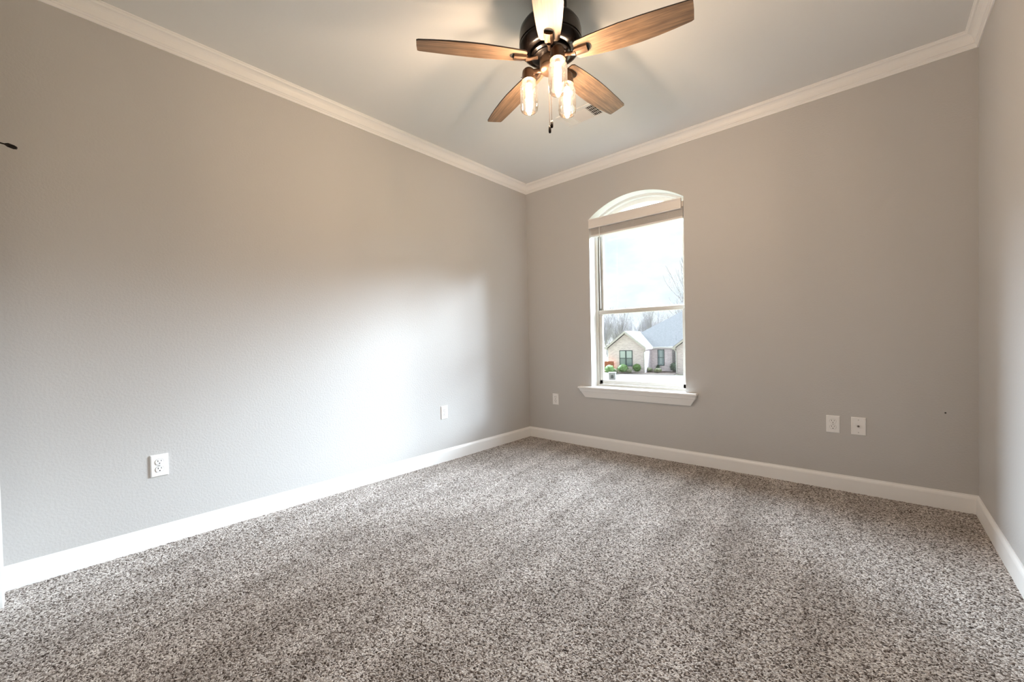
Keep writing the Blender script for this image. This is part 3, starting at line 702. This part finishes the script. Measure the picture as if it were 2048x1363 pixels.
for i, (x, y, r, h, m, lab) in enumerate((
        (-12.69, 25.57, 0.50, 0.86, M_lg, 'round bright green bush at the left end of the house front'),
        (-12.07, 26.60, 0.52, 0.88, M_lg, 'round bright green bush under the left part of the shaded window'),
        (-11.36, 27.69, 0.54, 0.90, M_lg, 'round bright green bush just left of the white downspout'),
        (-12.48, 26.03, 0.32, 0.48, M_lp, 'low pale bush between the two leftmost green bushes'),
        (-11.69, 26.79, 0.32, 0.46, M_lp, 'low pale bush between the middle and right green bushes'),
        (-10.71, 28.39, 0.34, 0.46, M_lp, 'low pale green bush just right of the downspout'),
        (-9.88, 28.06, 0.38, 0.46, M_lp, 'low pale green bush in front of the recessed wall'),
        (-11.25, 30.2, 0.52, 0.85, M_ld, 'dark olive bush against the side of the gable wing'),
        (-10.55, 30.0, 0.50, 0.82, M_ld, 'dark olive bush left of the narrow window'),
        (-9.10, 29.6, 0.50, 0.92, M_ld, 'dark upright bush right of the narrow window'))):
    px, py = rel(x, y)
    o = bush_mesh(20 + i, r, h, 420).build('bush', m, None, loc=(px, py, GZ + 0.04)); tag(o, lab, 'bush', 'bushes along the neighbour house')
# fence piece
fx, fy = rel(-13.42, 26.4)
b = MB()
for k in range(7): b.box((-0.62 + k * 0.16, -0.02, 0.0), (-0.62 + k * 0.16 + 0.145, 0.02, 1.15))
b.box((-0.62, 0.02, 0.25), (0.5, 0.06, 0.34)); b.box((-0.62, 0.02, 0.85), (0.5, 0.06, 0.94))
o = b.build('wood_fence', mat('orange_cedar', (0.36, 0.12, 0.06), 0.8), None, loc=(fx, fy + 0.6, GZ)); o.rotation_euler = (0, 0, HR); tag(o, 'orange-brown board fence at the left corner of the house', 'fence')
# mailbox on the kerb
mx_, my_ = 2.863 + (-9.45 - 2.863) * 1.21, -3.5255 + (19.86 + 3.5255) * 1.21
mb_ = empty('mailbox', (mx_, my_, GZ + 0.03), R(25)); tag(mb_, 'squat pale masonry mailbox with a dark door beside the street', 'mailbox')
b = MB(); b.box((-0.24, -0.24, 0), (0.24, 0.24, 0.78)); b.box((-0.27, -0.27, 0.78), (0.27, 0.27, 0.84)); b.build('pillar', mat('pale_masonry', (0.30, 0.31, 0.33), 0.85), mb_)
b = MB(); b.prism([(-0.10, 0.40), (0.10, 0.40), (0.10, 0.58), (0.07, 0.64), (0, 0.66), (-0.07, 0.64), (-0.10, 0.58)], lambda u, w, t: (u, t, w), -0.27, -0.23); b.build('mailbox_door', mat('dark_grey_metal', (0.05, 0.055, 0.06), 0.5), mb_)

# bare winter trees
def tree_mesh(seed, h, lev=5, spread=0.5, r0_=0.16):
    rnd = random.Random(seed); b = MB()
    def grow(p, d, ln, r, l):
        pts = [p]; q = Vector(p); dd = Vector(d); k = 3
        for i in range(k):
            dd = (dd + Vector((rnd.gauss(0, 0.10), rnd.gauss(0, 0.10), 0.06 if l > 0 else 0.02))).normalized(); q = q + dd * ln / k; pts.append(q.copy())
        rr = [max(0.012, r * (1 - 0.16 * i)) for i in range(k + 1)]
        b.tube(pts, rr, 5 if l == 0 else (4 if l < 2 else 3), caps=False)
        if l >= lev: return
        nb = 3 if l < 3 else 2
        for j in range(nb + (2 if l == 0 else 0)):
            t = rnd.uniform(0.35, 1.0); c = pts[min(k, int(t * k))]
            a = rnd.uniform(0, 6.283); sp = rnd.uniform(0.6, 1.2) * spread
            nd = (dd + Vector((math.cos(a) * sp, math.sin(a) * sp, rnd.uniform(0.0, 0.4)))).normalized()
            grow(c, nd, ln * rnd.uniform(0.58, 0.78), r * 0.55, l + 1)
        grow(pts[-1], dd, ln * 0.72, r * 0.72, l + 1)
    grow(Vector((0, 0, 0)), Vector((0, 0, 1)), h * 0.33, r0_, 0)
    return b
protos = []
rnd = random.Random(11)
labels = ('thin bare winter tree standing in the woods behind the house', )
for i in range(4):
    o = tree_mesh(40 + i, 11.5, 5, 0.34, 0.13).build('bare_tree', M_bark); tag(o, labels[0], 'tree', 'bare trees in the woods'); protos.append(o)
k = 0
for row, (dist, n) in enumerate(((76, 14), (90, 16), (104, 18))):
    for i in range(n):
        az = R(16.0 + (33.5 - 16.0) * (i + rnd.uniform(0.1, 0.9)) / n); dd = dist + rnd.uniform(-4, 4)
        o = protos[k] if k < 4 else protos[k % 4].copy()
        if k >= 4: col.objects.link(o)
        s = rnd.uniform(0.74, 0.90) * (1.0 if az > R(22) else 0.94)
        o.location = (2.863 - math.sin(az) * dd, -3.5255 + math.cos(az) * dd, GZ); o.rotation_euler = (0, 0, rnd.uniform(0, 6.28)); o.scale = (s, s, s); k += 1
o = tree_mesh(77, 19.5, 5, 0.62, 0.26).build('bare_tree', M_bark); az = R(17.6); dd = 72
o.location = (2.863 - math.sin(az) * dd, -3.5255 + math.cos(az) * dd, GZ); tag(o, 'taller bare tree behind the roof at the right edge of the window', 'tree')
o = tree_mesh(91, 8.4, 5, 0.42, 0.14).build('bare_tree', M_bark); az = R(26.9); dd = 66
o.location = (2.863 - math.sin(az) * dd, -3.5255 + math.cos(az) * dd, GZ); tag(o, 'bare tree with a forked trunk rising left above the gable peak', 'tree')
